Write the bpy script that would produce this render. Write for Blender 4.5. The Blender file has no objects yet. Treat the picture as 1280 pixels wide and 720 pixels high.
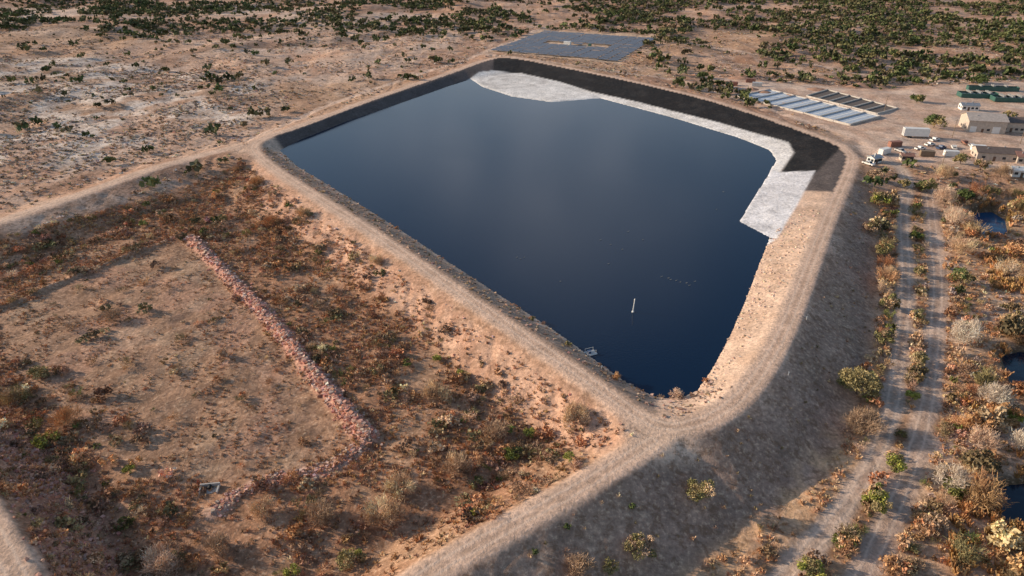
import bpy, math, numpy as np
from mathutils import Vector, Matrix
from mathutils.geometry import delaunay_2d_cdt
rng=np.random.default_rng(7)
scene=bpy.context.scene
H=100.0; F=880.0; PITCH=math.radians(28.1); cp,sp=math.cos(PITCH),math.sin(PITCH)
# ---- survey: image measurement -> ground coordinate at elevation z (metres) ----
def G(px,py,z=0.0):
    down=cp*(py-360)+sp*F; fw=cp*F-sp*(py-360); t=(H-z)/down
    return ((px-640)*t, fw*t)
# ---------------- noise -----------------
TAB=np.random.default_rng(3).random((256,256))
def vn(x,y):
    xi=np.floor(x).astype(int); yi=np.floor(y).astype(int); fx=x-xi; fy=y-yi
    fx=fx*fx*(3-2*fx); fy=fy*fy*(3-2*fy)
    a=TAB[xi&255,yi&255]; b=TAB[(xi+1)&255,yi&255]; c=TAB[xi&255,(yi+1)&255]; d=TAB[(xi+1)&255,(yi+1)&255]
    return (a*(1-fx)+b*fx)*(1-fy)+(c*(1-fx)+d*fx)*fy
def fbm(x,y,s,o=4,seed=0):
    v=0;a=1;t=0
    for i in range(o):
        v=v+a*vn(x/s*(2**i)+17.3*i+seed*31.7, y/s*(2**i)+9.1*i+seed*13.3); t+=a; a*=.5
    return v/t
def sm(a,b,x): 
    t=np.clip((x-a)/(b-a),0,1); return t*t*(3-2*t)
def dline(L,x,y,closed=False):
    L=np.asarray(L,float)[:,:2]; d=np.full(np.shape(x),1e9)
    if closed: L=np.vstack([L,L[:1]])
    for (ax,ay),(bx,by) in zip(L[:-1],L[1:]):
        vx,vy=bx-ax,by-ay; l2=vx*vx+vy*vy+1e-9
        t=np.clip(((x-ax)*vx+(y-ay)*vy)/l2,0,1)
        d=np.minimum(d,(x-ax-t*vx)**2+(y-ay-t*vy)**2)
    return np.sqrt(d)
def pip(L,x,y):
    L=np.asarray(L,float)[:,:2]; r=np.zeros(np.shape(x),bool); n=len(L)
    for i in range(n):
        ax,ay=L[i]; bx,by=L[(i+1)%n]
        if ay==by: continue
        c=((ay>y)!=(by>y))&(x<(bx-ax)*(y-ay)/(by-ay)+ax); r^=c
    return r
def pmask(L,x,y,f):
    d=dline(L,x,y,True); s=np.where(pip(L,x,y),d,-d); return sm(-f,f,s)
def catmull(P,closed=False,k=6):
    P=[np.array(p,float) for p in P]; n=len(P); out=[]
    rngi=range(n) if closed else range(n-1)
    for i in rngi:
        g=(lambda j:P[j%n]) if closed else (lambda j:P[min(max(j,0),n-1)])
        p0,p1,p2,p3=g(i-1),g(i),g(i+1),g(i+2)
        for j in range(k):
            t=j/k; out.append(.5*((2*p1)+(-p0+p2)*t+(2*p0-5*p1+4*p2-p3)*t*t+(-p0+3*p1-3*p2+p3)*t**3))
    if not closed: out.append(P[-1])
    return np.array(out)
def offset(L,d,closed=False):
    L=np.asarray(L); 
    if closed: T=np.roll(L,-1,0)-np.roll(L,1,0)
    else: T=np.gradient(L,axis=0)
    T=T/np.linalg.norm(T[:,:2],axis=1)[:,None]; N=np.stack([-T[:,1],T[:,0]],1)
    o=L.copy(); o[:,:2]+=N*d; return o
# ---------------- breaklines --------------------
crest_px=[(318,186),(345,212),(400,248),(470,293),(540,341),(620,396),(700,450),(760,492),(800,520),(835,533),(880,525),(922,498),(957,455),(983,405),(1003,355),(1024,300),(1044,250),(1062,208),(1058,188),(1015,168),(900,129),(800,104),(700,83),(645,73),(612,74),(560,92),(460,126),(380,156),(332,172)]
CREST=catmull([G(*p) for p in crest_px],True,4)
ul_px=[(300,182,0),(200,208,0),(100,243,0),(0,277,0),(-80,306,0),(-200,355,0),(-330,430,2),(-160,520,5),(-50,610,6),(10,700,6),(50,790,5),(100,890,4)]  # lower-left berm crest raised so its shadow reaches further into the basin
UL=catmull([(*G(a,b,z),z) for a,b,z in ul_px],False,3)
br_px=[(815,552),(740,600),(660,645),(580,690),(520,728),(450,790),(380,860)]
BR=catmull([G(*p) for p in br_px],False,3)
water_px=[(350,188),(372,208),(430,243),(500,287),(560,327),(620,366),(690,411),(740,447),(785,480),(820,496),(850,498),(872,488),(890,462),(912,420),(930,380),(945,340),(962,297),(924,277),(940,250),(958,222),(970,200),(962,188),(922,172),(840,147),(750,123),(690,128),(640,121),(603,109),(588,99),(560,108),(500,129),(430,153),(375,175)]
WZ=-3.5
V=[];E=[]
def addline(L,z=None,closed=False):
    b=len(V)
    for p in L: V.append((float(p[0]),float(p[1]),float(p[2] if z is None else z)))
    n=len(L)
    for i in range(n-1): E.append((b+i,b+i+1))
    if closed: E.append((b+n-1,b))
addline(offset(CREST,3.2,True),0,True); addline(offset(CREST,-3.2,True),0,True)
addline(offset(UL,3.0)[1:]); addline(offset(UL,-3.0)[1:])
addline(offset(BR,3.0)[1:],0); addline(offset(BR,-3.0)[1:],0)
addline([G(px,py,WZ) for px,py in water_px],WZ,True)
def PZ(lst): return [(*G(a,b,z),z) for a,b,z in lst]
addline(PZ([(612,95,-3.2),(645,90,-3.2),(700,102,-3.2),(738,116,-3.2)]))
for p in PZ([(620,103,-3.25),(660,112,-3.3),(700,116,-3.3),(640,200,-8),(800,200,-8),(800,300,-8),(850,400,-8),(480,200,-8),(650,300,-8),(900,230,-7),(600,140,-7)]): V.append(p)
addline(PZ([(a,b,-6) for a,b in [(300,262),(350,300),(420,352),(500,412),(580,470),(650,522),(680,560),(630,600),(560,640),(480,690),(410,740),(300,830)]]))
addline(PZ([(a,b,-6) for a,b in [(285,250),(262,240),(200,262),(100,298),(0,335),(-60,362),(-150,430),(-90,475),(10,525),(95,600),(140,680),(190,780),(250,860)]]))
for a,b in [(200,350),(100,450),(300,450),(250,600),(400,600),(190,640),(300,700),(450,480)]: V.append(PZ([(a,b,-6.2)])[0])
addline(PZ([(1085,222,-1.5),(1093,262,-4),(1097,310,-7),(1092,380,-8),(1078,450,-8),(1050,520,-8),(1010,590,-8),(940,650,-8),(870,700,-8),(810,750,-8),(740,820,-8),(650,900,-8)]))
addline(PZ([(1092,208,-.6),(1150,208,-.8),(1290,216,-1),(1500,232,-1)]))
addline(PZ([(1120,245,-4.5),(1200,250,-5),(1350,262,-5),(1500,280,-5)]))
addline(PZ([(1125,300,-7.8),(1300,310,-8),(1500,325,-8),(1800,350,-8)]))
for a,b,z in [(1300,450,-8),(1500,600,-8),(1200,600,-8),(1100,700,-8),(1300,750,-8),(1700,800,-8),(900,850,-8),(2000,500,-8)]: V.append(PZ([(a,b,z)])[0])
NZ=-1.2
farL=[G(a,b,NZ) for a,b in [(315,170),(372,145),(455,115),(555,82),(602,67),(645,65),(700,74),(800,94),(900,118),(1015,156),(1072,180),(1080,195)]]
addline(farL,NZ)
addline(catmull([G(a,b) for a,b in [(290,170),(200,193),(100,228),(0,260),(-90,290),(-230,350)]]),NZ)
for x,y in [(-1600,-600),(1600,-600),(1600,1700),(-1600,1700),(-1600,300),(0,1700),(-800,-600),(-420,200),(-300,60),(-200,0),(-700,700),(0,800),(600,600),(1600,400)]:
    V.append((x,y,-8 if (x>300 and y<350) or y<-100 else NZ))
r=delaunay_2d_cdt([Vector(v[:2]) for v in V],E,[],0,1e-4)
ov=r[0]; VA=np.array(V); TZ=np.zeros(len(ov))
for i,v in enumerate(ov):
    o=r[3][i]
    if o: TZ[i]=np.mean([V[k][2] for k in o])
    else: TZ[i]=V[int(np.argmin((VA[:,0]-v[0])**2+(VA[:,1]-v[1])**2))][2]
def grow(s0,s,g,end,cap=1e9):
    out=[];p=s0
    while p<end: p+=s; out.append(p); s=min(s*g,cap)
    return out,s
ya,_=grow(60,.7,1.0,190); yb,s=grow(ya[-1],.7,1.008,620); yc,_=grow(yb[-1],s,1.035,9000)
yn,_=grow(-60,1.5,1.08,4000); YS=np.array([-v for v in yn][::-1]+[60]+ya+yb+yc)
xa,_=grow(0,.7,1.0,112); xb,s=grow(xa[-1],.7,1.012,420); xc,_=grow(xb[-1],s,1.07,7000)
xp=xa+xb+xc; XS=np.array([-v for v in xp][::-1]+[0]+xp)
NX,NY=len(XS),len(YS); X,Y=np.meshgrid(XS,YS); Z=np.full(X.shape,NZ)
for f in r[2]:
    P=[(ov[i][0],ov[i][1],TZ[i]) for i in f]
    if len(P)!=3: continue
    (x0,y0,z0),(x1,y1,z1),(x2,y2,z2)=P
    i0,i1=np.searchsorted(XS,[min(x0,x1,x2),max(x0,x1,x2)]); j0,j1=np.searchsorted(YS,[min(y0,y1,y2),max(y0,y1,y2)])
    if i1<=i0 or j1<=j0: continue
    xx=X[j0:j1,i0:i1]; yy=Y[j0:j1,i0:i1]; D=(y1-y2)*(x0-x2)+(x2-x1)*(y0-y2)
    if abs(D)<1e-9: continue
    a=((y1-y2)*(xx-x2)+(x2-x1)*(yy-y2))/D; b=((y2-y0)*(xx-x2)+(x0-x2)*(yy-y2))/D; c=1-a-b
    m=(a>=-1e-6)&(b>=-1e-6)&(c>=-1e-6); zz=Z[j0:j1,i0:i1]; zz[m]=(a*z0+b*z1+c*z2)[m]
def blur(Z):
    Q=Z.copy(); Q[1:-1,1:-1]=(Z[1:-1,1:-1]*4+Z[:-2,1:-1]+Z[2:,1:-1]+Z[1:-1,:-2]+Z[1:-1,2:])/8; return Q
Z=blur(blur(Z))
# ---- roads (distance) -----
P1=catmull([G(a,b,z) for a,b,z in [(1100,196,-.5),(1132,222,-3),(1130,262,-5.5),(1131,310,-8),(1131,380,-8),(1124,450,-8),(1112,520,-8),(1085,590,-8),(1035,660,-8),(985,715,-8),(930,780,-8)]])
P2=catmull([G(a,b,z) for a,b,z in [(1160,235,-4.5),(1166,290,-7.5),(1172,350,-8),(1167,430,-8),(1158,510,-8),(1135,590,-8),(1108,655,-8),(1072,730,-8),(1020,800,-8)]])
dC=dline(CREST,X,Y,True); dU=dline(UL,X,Y); dB=dline(BR,X,Y); d1=dline(P1,X,Y); d2=dline(P2,X,Y)
def Zpx(L,z): return [G(a,b,z) for a,b in L]
dike=catmull(Zpx([(238,298),(290,350),(345,408),(395,470),(440,525),(462,548)],-6))
dike2=catmull(Zpx([(455,555),(425,577),(370,592),(320,605),(270,640)],-6))
ldike=catmull(Zpx([(-40,395),(25,375),(120,335),(215,297)],-6))
lrock=catmull(Zpx([(-60,500),(5,540),(50,590),(85,650),(115,730)],-3))
dD=dline(dike,X,Y); dD2=dline(dike2,X,Y); dL=dline(ldike,X,Y); dR=dline(lrock,X,Y)
nE=fbm(X,Y,5,3,91)
Z+=1.4*np.exp(-(dD/1.9)**2)*(.5+.9*nE)+.4*np.exp(-(dD2/1.4)**2)*(.3+nE)+1.0*np.exp(-(dL/1.2)**2)*(.3+1.2*nE)
inside=pip(CREST,X,Y)
nearroad=np.minimum.reduce([dC,dU,dB]); nr=sm(2.5,7,nearroad)
wl=[G(a,b,WZ) for a,b in water_px]; dW=dline(wl,X,Y,True); inW=pip(wl,X,Y)
Z+=(fbm(X,Y,3.5,3,1)-.5)*.5*nr*np.where(inside,.6,1)
rightside=pip([G(835,533),G(400,900),G(2500,900),G(1300,205),G(1062,205),G(983,405)],X,Y)
Z+=(fbm(X,Y,14,3,2)-.5)*np.where(rightside,.7,1.4)*np.where(inside,0,1)*sm(5,20,nearroad)
Z-=np.where(inside|rightside,0,1)*sm(3.5,7,nearroad)*(1-sm(14,24,nearroad))*sm(.5,.75,fbm(X*1.3+Y*.2,Y*.25-X*.5,4,3,77))*.35
Z=np.where(inW,np.minimum(Z,WZ-.12-.4*np.minimum(dW,10)),Z)
Z=np.where(inside&~inW,np.maximum(Z,WZ+.04+.12*np.minimum(dW,2)),Z)
plant=[G(a,b,NZ) for a,b in [(880,95),(1090,110),(1400,95),(1500,225),(1090,205),(1040,165)]]
sol=[G(a,b,NZ) for a,b in [(604,64),(678,36),(820,46),(774,80)]]
free=np.where(inside,0,1)*sm(25,120,np.minimum(dC,dU))*(1-pmask(plant,X,Y,25))*(1-pmask(sol,X,Y,20))*sm(200,330,Y+np.where(X<-60,60,0))
Z+=(fbm(X,Y,70,4,5)-.5)*10*free+(fbm(X,Y,22,3,15)-.5)*3*free
far=sm(560,1400,Y)
Z+=(fbm(X,Y,260,4,6)-.45)*40*far*free + sm(1500,6000,np.hypot(X,Y))*(fbm(X,Y,1500,4,8))*500
ponds=[[(1214,266),(1240,264),(1258,275),(1260,292),(1236,297),(1215,288)],[(1252,445),(1275,440),(1340,452),(1340,505),(1280,495),(1262,475)],[(1232,614),(1262,606),(1330,600),(1340,672),(1285,668),(1250,648)]]
pz=[-8.3,-8.8,-8.8]
pw=[Zpx(L,z) for L,z in zip(ponds,pz)]
for L,z in zip(pw,pz):
    m=pmask(L,X,Y,1.6); Z=Z*(1-m)+(z-.9)*m
def zt(x,y):
    x=np.asarray(x,float);y=np.asarray(y,float)
    i=np.clip(np.searchsorted(XS,x)-1,0,NX-2); j=np.clip(np.searchsorted(YS,y)-1,0,NY-2)
    fx=(x-XS[i])/(XS[i+1]-XS[i]); fy=(y-YS[j])/(YS[j+1]-YS[j])
    return (Z[j,i]*(1-fx)+Z[j,i+1]*fx)*(1-fy)+(Z[j+1,i]*(1-fx)+Z[j+1,i+1]*fx)*fy
def Gt(px,py):
    z=-1.
    for _ in range(10):
        x,y=G(px,py,z); z=.5*z+.5*float(zt(x,y))
    x,y=G(px,py,z); return (x,y,float(zt(x,y)))
def GP(L): return [Gt(a,b)[:2] for a,b in L]
# ---------------- colours -----------------
C=np.zeros(X.shape+(3,)); C[:]=(.57,.34,.23)
def mix(m,c): 
    global C
    m=np.clip(m,0,1)[...,None]; C=C*(1-m)+np.array(c)*m
nA=fbm(X,Y,60,5,11); nB=fbm(X,Y,18,4,12); nC=fbm(X,Y,6,4,13); nD=fbm(X,Y,10,3,14)
mix(sm(.42,.62,nA)*.6,(.69,.46,.33)); mix(sm(.48,.66,nB)*.65,(.37,.195,.12)); mix(sm(.5,.7,fbm(X,Y,120,4,21))*.5,(.48,.30,.18)); mix(sm(.55,.7,nD)*.4,(.75,.56,.44))
pale=GP([(-60,70),(140,75),(330,100),(330,150),(230,178),(90,215),(-60,262)])
mP=pmask(pale,X,Y,14)
mix(mP*sm(.40,.56,nB)*.85,(.84,.72,.62)); mix(mP*sm(.5,.6,fbm(X,Y,9,3,31))*.5,(.30,.2,.15))
band=GP([(200,45),(420,35),(600,30),(560,70),(420,110),(300,90)])
mix(pmask(band,X,Y,15)*sm(.4,.6,nB)*.6,(.82,.62,.49))
band2=GP([(0,8),(300,5),(520,8),(560,28),(300,38),(0,45)])
mix(pmask(band2,X,Y,25)*sm(.35,.55,nA)*.6,(.84,.65,.52))
for L in [[(0,100),(120,80),(260,60),(420,50),(560,30)],[(0,30),(150,45),(330,40),(500,10)],[(820,60),(960,70),(1100,75),(1280,95)],[(600,20),(800,25),(1000,45),(1280,60)]]:
    mix((1-sm(2,18,dline(GP(L),X,Y)+ (nB-.5)*24))*.55,(.28,.17,.115))
basin=GP([(300,200),(800,550),(480,740),(160,860),(-40,600),(-160,430),(0,300)])
mB=pmask(basin,X,Y,5)*(~inside)
mix(mB,(.46,.25,.15)); mix(mB*sm(.45,.6,nC)*.6,(.30,.155,.09)); mix(mB*sm(.5,.65,nB)*.55,(.60,.38,.24))
cell=GP([(215,300),(245,312),(440,545),(380,585),(270,600),(150,600),(0,440),(0,385),(100,345)])
mCe=pmask(cell,X,Y,4)
mix(mCe*.85,(.44,.265,.17)); mix(mCe*sm(.45,.6,nC)*.55,(.31,.185,.12)); mix(mCe*sm(.52,.66,nB)*.6,(.53,.295,.20)); mix(mCe*sm(.55,.68,nD)*.4,(.58,.41,.28))
slope=GP([(320,205),(800,545),(760,575),(690,550),(560,440),(440,345),(330,262)])
mS=pmask(slope,X,Y,3)*(~inside)
mix(mS*.85,(.73,.45,.31)); mix(mS*sm(.45,.6,nC)*.5,(.54,.28,.175))
mix((1-sm(1.8,3.4,dD+(nC-.5)*3)),(.60,.32,.24)); mix((1-sm(1.,2.6,dD2+(nC-.5)*3))*.8,(.64,.42,.32)); mix((1-sm(3,8,dR+(nC-.5)*4))*.7,(.44,.22,.155))
mix((1-sm(.5,1.8,dL+(nC-.5)*2))*.5,(.55,.37,.26))
out=GP([(1075,215),(1095,300),(1085,450),(1000,610),(840,730),(740,820),(560,740),(800,580),(960,510),(1040,330)])
mO=pmask(out,X,Y,3)*(~inside); mix(mO*.85,(.38,.26,.20)); mix(mO*sm(.45,.6,nC)*.4,(.29,.195,.145)); mix(mO*sm(.52,.68,nB)*.35,(.46,.32,.23))  # outer slope: shade put into the colour, darkened so it reads as shaded
low=GP([(1090,240),(1400,240),(1800,500),(1700,900),(800,820),(860,720),(1030,600),(1090,450),(1098,330)])
mLo=pmask(low,X,Y,4); mix(mLo*.9,(.52,.33,.21)); mix(mLo*sm(.45,.6,nC)*.6,(.42,.23,.125)); mix(mLo*sm(.48,.62,nB)*.7,(.66,.46,.32))
grassy=GP([(1050,520),(1100,500),(1095,560),(1010,650),(930,730),(860,720),(960,640)])
mix(pmask(grassy,X,Y,3)*sm(.3,.6,nC),(.72,.45,.26))
mY=pmask(plant,X,Y,8); mix(mY*.9,(.66,.48,.37)); mix(mY*sm(.45,.6,nC)*.5,(.50,.30,.21)); mix(mY*sm(.55,.66,nB)*.5,(.76,.60,.49))
mix(pmask(sol,X,Y,3)*.9,(.66,.47,.33))
rd=np.minimum(np.minimum(dC,dU),dB)
rm=1-sm(2.8,4.4,rd+(nC-.5)*1.6)
mix(rm*.9,(.72,.50,.37))
jn=G(828,548); mix((1-sm(5,11,np.hypot(X-jn[0],Y-jn[1])+(nC-.5)*4)),(.73,.515,.38))
jn=G(312,183); mix((1-sm(8,14,np.hypot(X-jn[0],Y-jn[1])+(nC-.5)*4)),(.70,.48,.35))
mix((1-sm(2.0,3.6,d1+(nC-.5)*2.4)),(.58,.43,.335)); mix((1-sm(2.2,3.9,d2+(nC-.5)*2.6)),(.52,.375,.29))
tr=[[(310,176),(420,128),(600,68),(680,35)],[(610,68),(850,100),(1080,175),(1100,196)],[(1100,196),(1180,200),(1280,210)],[(1090,165),(1180,180),(1290,190)],[(660,33),(780,40),(850,52),(1100,95),(1290,105)],[(0,78),(250,95),(400,100)],[(-40,285),(-300,200),(-600,150)]]
for L in tr: mix((1-sm(1.8,3.6,dline(GP(L),X,Y)+(nC-.5)*2))*.75,(.76,.56,.44))
for L in [[(1180,500),(1230,540),(1290,560)],[(1160,420),(1200,400),(1290,385)],[(1165,300),(1200,345),(1290,370)],[(1175,560),(1240,545),(1290,520)]]:
    mix((1-sm(2,4.5,dline(Zpx(L,-8),X,Y)+(nC-.5)*3))*.8,(.68,.50,.39))
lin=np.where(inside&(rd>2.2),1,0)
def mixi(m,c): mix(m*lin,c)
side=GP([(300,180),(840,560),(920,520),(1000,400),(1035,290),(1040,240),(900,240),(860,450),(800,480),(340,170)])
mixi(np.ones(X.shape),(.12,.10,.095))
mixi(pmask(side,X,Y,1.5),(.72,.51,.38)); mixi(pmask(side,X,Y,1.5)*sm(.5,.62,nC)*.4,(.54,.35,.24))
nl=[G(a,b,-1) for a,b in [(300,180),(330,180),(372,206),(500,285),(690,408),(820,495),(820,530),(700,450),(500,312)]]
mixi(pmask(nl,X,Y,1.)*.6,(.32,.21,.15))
blk=[G(a,b,-1) for a,b in [(618,66),(650,66),(800,96),(1040,160),(1064,186),(1050,188),(1036,200),(1018,217),(975,214),(990,192),(987,184),(900,157),(800,130),(740,116),(700,103),(650,92),(616,90)]]
lin=np.where(inside&(rd>1.6)&(pmask(blk,X,Y,.1)>.5),1,lin)
mixi(pmask(blk,X,Y,.9),(.018,.018,.02)); mixi(pmask(blk,X,Y,.9)*sm(.5,.7,nC)*.3,(.06,.055,.055))
wht=[G(a,b,-3) for a,b in [(583,100),(600,92),(616,90),(650,91),(700,102),(740,115),(800,129),(900,155),(985,181),(992,192),(976,214),(958,218),(940,210),(958,190),(750,128),(690,133),(640,127),(600,113)]]
nW=fbm(X,Y,9,3,41)
mixi(pmask(wht,X,Y,.8),(.85,.81,.77)); mixi(pmask(wht,X,Y,.8)*sm(.5,.7,nW)*.35,(.62,.57,.52))
cen=G(640,100,-3.2); rr_=np.hypot(X-cen[0],(Y-cen[1])*1.0); mixi(pmask(wht,X,Y,.8)*(1-sm(20,34,rr_))*(.5+.5*np.sin(rr_*.8+nC*5))*.5,(.5,.46,.43))
wp=[G(a,b,-2.6) for a,b in [(915,280),(965,208),(972,214),(1018,217),(1010,232),(995,262),(972,297),(958,305)]]
mixi(pmask(wp,X,Y,.6),(.80,.78,.79)); mixi(pmask(wp,X,Y,.8)*sm(.45,.65,nW)*.5,(.58,.56,.57))
for L in pw: mix((1-sm(.5,3,dline(L,X,Y,True))),(.14,.10,.06))
# ---------------- ground mesh ----------------
def mk_mesh(name,Vv,Fq,col=None,attrs=None,smooth=False,n=4):
    me=bpy.data.meshes.new(name); Vv=np.asarray(Vv,np.float32); Fq=np.asarray(Fq,np.int32)
    me.vertices.add(len(Vv)); me.vertices.foreach_set('co',Vv.ravel())
    me.loops.add(Fq.size); me.loops.foreach_set('vertex_index',Fq.ravel())
    me.polygons.add(len(Fq)); me.polygons.foreach_set('loop_start',np.arange(0,Fq.size,n,dtype=np.int32)); me.polygons.foreach_set('loop_total',np.full(len(Fq),n,np.int32))
    me.polygons.foreach_set('use_smooth',np.full(len(Fq),smooth,bool))
    me.update(calc_edges=True)
    if col is not None:
        a=me.color_attributes.new('Col','FLOAT_COLOR','POINT'); a.data.foreach_set('color',np.hstack([col,np.ones((len(col),1))]).astype(np.float32).ravel())
    for k,v in (attrs or {}).items():
        a=me.attributes.new(k,'FLOAT','POINT'); a.data.foreach_set('value',np.asarray(v,np.float32).ravel())
    ob=bpy.data.objects.new(name,me); scene.collection.objects.link(ob); return ob
idx=np.arange(NX*NY).reshape(NY,NX)
Fq=np.stack([idx[:-1,:-1],idx[:-1,1:],idx[1:,1:],idx[1:,:-1]],-1).reshape(-1,4)
veg=np.clip((1-rm)*(1-lin*.9)*(1-(1-sm(2.,3.,np.minimum(d1,d2))))*(1-.6*mY)*(1-.4*mS),0,1)
rdm=np.minimum(rd,np.minimum(d1,d2)); rdm=np.where(lin>0,30,rdm)
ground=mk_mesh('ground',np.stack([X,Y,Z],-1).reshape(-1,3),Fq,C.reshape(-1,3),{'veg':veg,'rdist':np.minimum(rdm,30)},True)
# ---------------- materials ----------------
def newmat(n):
    m=bpy.data.materials.new(n); m.use_nodes=True; nt=m.node_tree; b=nt.nodes['Principled BSDF']; b.inputs['Roughness'].default_value=.9; b.inputs['Specular IOR Level'].default_value=.15; return m,nt,b
def ramp(nt,src,p0,c0,p1,c1):
    r=nt.nodes.new('ShaderNodeMapRange'); r.inputs[1].default_value=p0; r.inputs[2].default_value=p1; r.inputs[3].default_value=c0; r.inputs[4].default_value=c1
    nt.links.new(src,r.inputs[0]); return r.outputs[0]
def noise(nt,co,s,d=4,ro=.6):
    n=nt.nodes.new('ShaderNodeTexNoise'); n.inputs['Scale'].default_value=s; n.inputs['Detail'].default_value=d; n.inputs['Roughness'].default_value=ro; nt.links.new(co,n.inputs['Vector']); return n.outputs[0]
def math_(nt,op,a,b):
    n=nt.nodes.new('ShaderNodeMath'); n.operation=op
    for i,v in enumerate((a,b)):
        if isinstance(v,(int,float)): n.inputs[i].default_value=v
        else: nt.links.new(v,n.inputs[i])
    return n.outputs[0]
def mixc(nt,f,a,b,mode='MIX'):
    n=nt.nodes.new('ShaderNodeMix'); n.data_type='RGBA'; n.blend_type=mode
    for s,v in ((n.inputs[0],f),(n.inputs[6],a),(n.inputs[7],b)):
        if isinstance(v,(int,float)): s.default_value=v
        elif isinstance(v,tuple): s.default_value=(*v,1)
        else: nt.links.new(v,s)
    return n.outputs[2]
gm,nt,b=newmat('ground_soil')
geo=nt.nodes.new('ShaderNodeNewGeometry').outputs['Position']
at=lambda n,o='Color':(lambda a:(setattr(a,'attribute_name',n),a.outputs[o])[1])(nt.nodes.new('ShaderNodeAttribute'))
col=at('Col'); vg=at('veg','Fac'); rdn=at('rdist','Fac')
n1=noise(nt,geo,1.0,5,.7); n2=noise(nt,geo,.16,4,.6); n4=noise(nt,geo,.42,5,.75)
g=math_(nt,'MULTIPLY',ramp(nt,n1,.3,.62,.7,1.38),ramp(nt,n2,.3,.8,.7,1.2))
vm=nt.nodes.new('ShaderNodeVectorMath'); vm.operation='SCALE'; nt.links.new(col,vm.inputs[0]); nt.links.new(g,vm.inputs[3]); c=vm.outputs[0]
dk=math_(nt,'MULTIPLY',ramp(nt,n4,.5,0,.6,.62),vg); c=mixc(nt,dk,c,(.21,.12,.07))
lt=math_(nt,'MULTIPLY',ramp(nt,n1,.56,0,.64,.45),vg); c=mixc(nt,lt,c,(.80,.58,.40))
w=math_(nt,'ADD',rdn,math_(nt,'MULTIPLY',math_(nt,'SUBTRACT',n2,.5),1.2))
ru=math_(nt,'SUBTRACT',1.0,math_(nt,'ABSOLUTE',math_(nt,'MULTIPLY',math_(nt,'SUBTRACT',w,1.1),2.2),0))
c=mixc(nt,ramp(nt,ru,0,0,1,.5),c,(.86,.66,.52)); 
ce=ramp(nt,w,.15,.4,.5,0); c=mixc(nt,ce,c,(.46,.30,.21))
nt.links.new(c,b.inputs['Base Color'])
bp=nt.nodes.new('ShaderNodeBump'); bp.inputs['Strength'].default_value=.8; bp.inputs['Distance'].default_value=.35
nt.links.new(n1,bp.inputs['Height']); nt.links.new(bp.outputs[0],b.inputs['Normal'])
ground.data.materials.append(gm)
def water(name,base):
    wm,nt,b=newmat(name); b.inputs['Base Color'].default_value=(*base,1); b.inputs['Roughness'].default_value=.05; b.inputs['IOR'].default_value=1.36; b.inputs['Specular IOR Level'].default_value=.5
    geo=nt.nodes.new('ShaderNodeNewGeometry').outputs['Position']
    bp=nt.nodes.new('ShaderNodeBump'); bp.inputs['Strength'].default_value=.22; bp.inputs['Distance'].default_value=.08
    nt.links.new(noise(nt,geo,1.6,4,.6),bp.inputs['Height']); nt.links.new(bp.outputs[0],b.inputs['Normal'])
    nt.links.new(ramp(nt,noise(nt,geo,.02,3,.5),.4,.03,.65,.14),b.inputs['Roughness']); return wm
wm=water('reservoir_water',(.002,.014,.042)); wp_=water('pond_water',(.006,.02,.04)); wp1=water('pond_water_blue',(.01,.07,.17))
def flatpoly(name,L,z,mat):
    me=bpy.data.meshes.new(name); me.from_pydata([(p[0],p[1],z) for p in L],[],[list(range(len(L)))]); me.materials.append(mat)
    ob=bpy.data.objects.new(name,me); scene.collection.objects.link(ob)
    if me.polygons[0].normal.z<0: me.flip_normals()
    return ob
flatpoly('reservoir_water',CREST,WZ,wm)
for k_,(L,z) in enumerate(zip(pw,pz)):
    c0=np.mean(L,0); flatpoly('pond_water',[tuple(c0+(np.array(p)-c0)*1.15) for p in L],z,wp1 if k_==0 else wp_)
# ---------------- vegetation ----------------
vm_,nt,b=newmat('foliage'); a=nt.nodes.new('ShaderNodeAttribute'); a.attribute_name='Col'; nt.links.new(a.outputs[0],b.inputs['Base Color']); b.inputs['Roughness'].default_value=.85
FOL=vm_
rk,nt,b=newmat('rock'); a=nt.nodes.new('ShaderNodeAttribute'); a.attribute_name='Col'; nt.links.new(a.outputs[0],b.inputs['Base Color'])
def quads(cen,size,asp=1.0,r=rng):
    n=len(cen); u=r.normal(size=(n,3)); u/=np.linalg.norm(u,axis=1)[:,None]
    v=np.cross(u,r.normal(size=(n,3))); v/=np.linalg.norm(v,axis=1)[:,None]
    s=(np.asarray(size)*np.ones(n)*(.6+.8*r.random(n)))[:,None]
    u=u*s*asp; v=v*s
    return np.stack([cen-u-v*.6,cen+u*.1-v,cen+u+v*.5,cen-u*.2+v],1)
def clumps(k,r,flat):
    a=r.random(k)*6.28; rr=np.sqrt(r.random(k))*.72; zz=.3+r.random(k)*.5*flat+(.3*(1-rr))
    return np.stack([rr*np.cos(a),rr*np.sin(a),zz*flat],1)
def proto_bush(n,k,leaf,seed,flat=.8,spread=.28):
    r=np.random.default_rng(seed); cc=clumps(k,r,flat); ci=r.integers(0,k,n)
    d=r.normal(size=(n,3)); d/=np.linalg.norm(d,axis=1)[:,None]; p=cc[ci]+d*(spread*(.5+.6*r.random(n)))[:,None]
    p[:,2]=np.abs(p[:,2])
    sh=(.75+.5*r.random(k))[ci]*(.75+.5*r.random(n))
    return quads(p,leaf,r=r),sh
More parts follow.
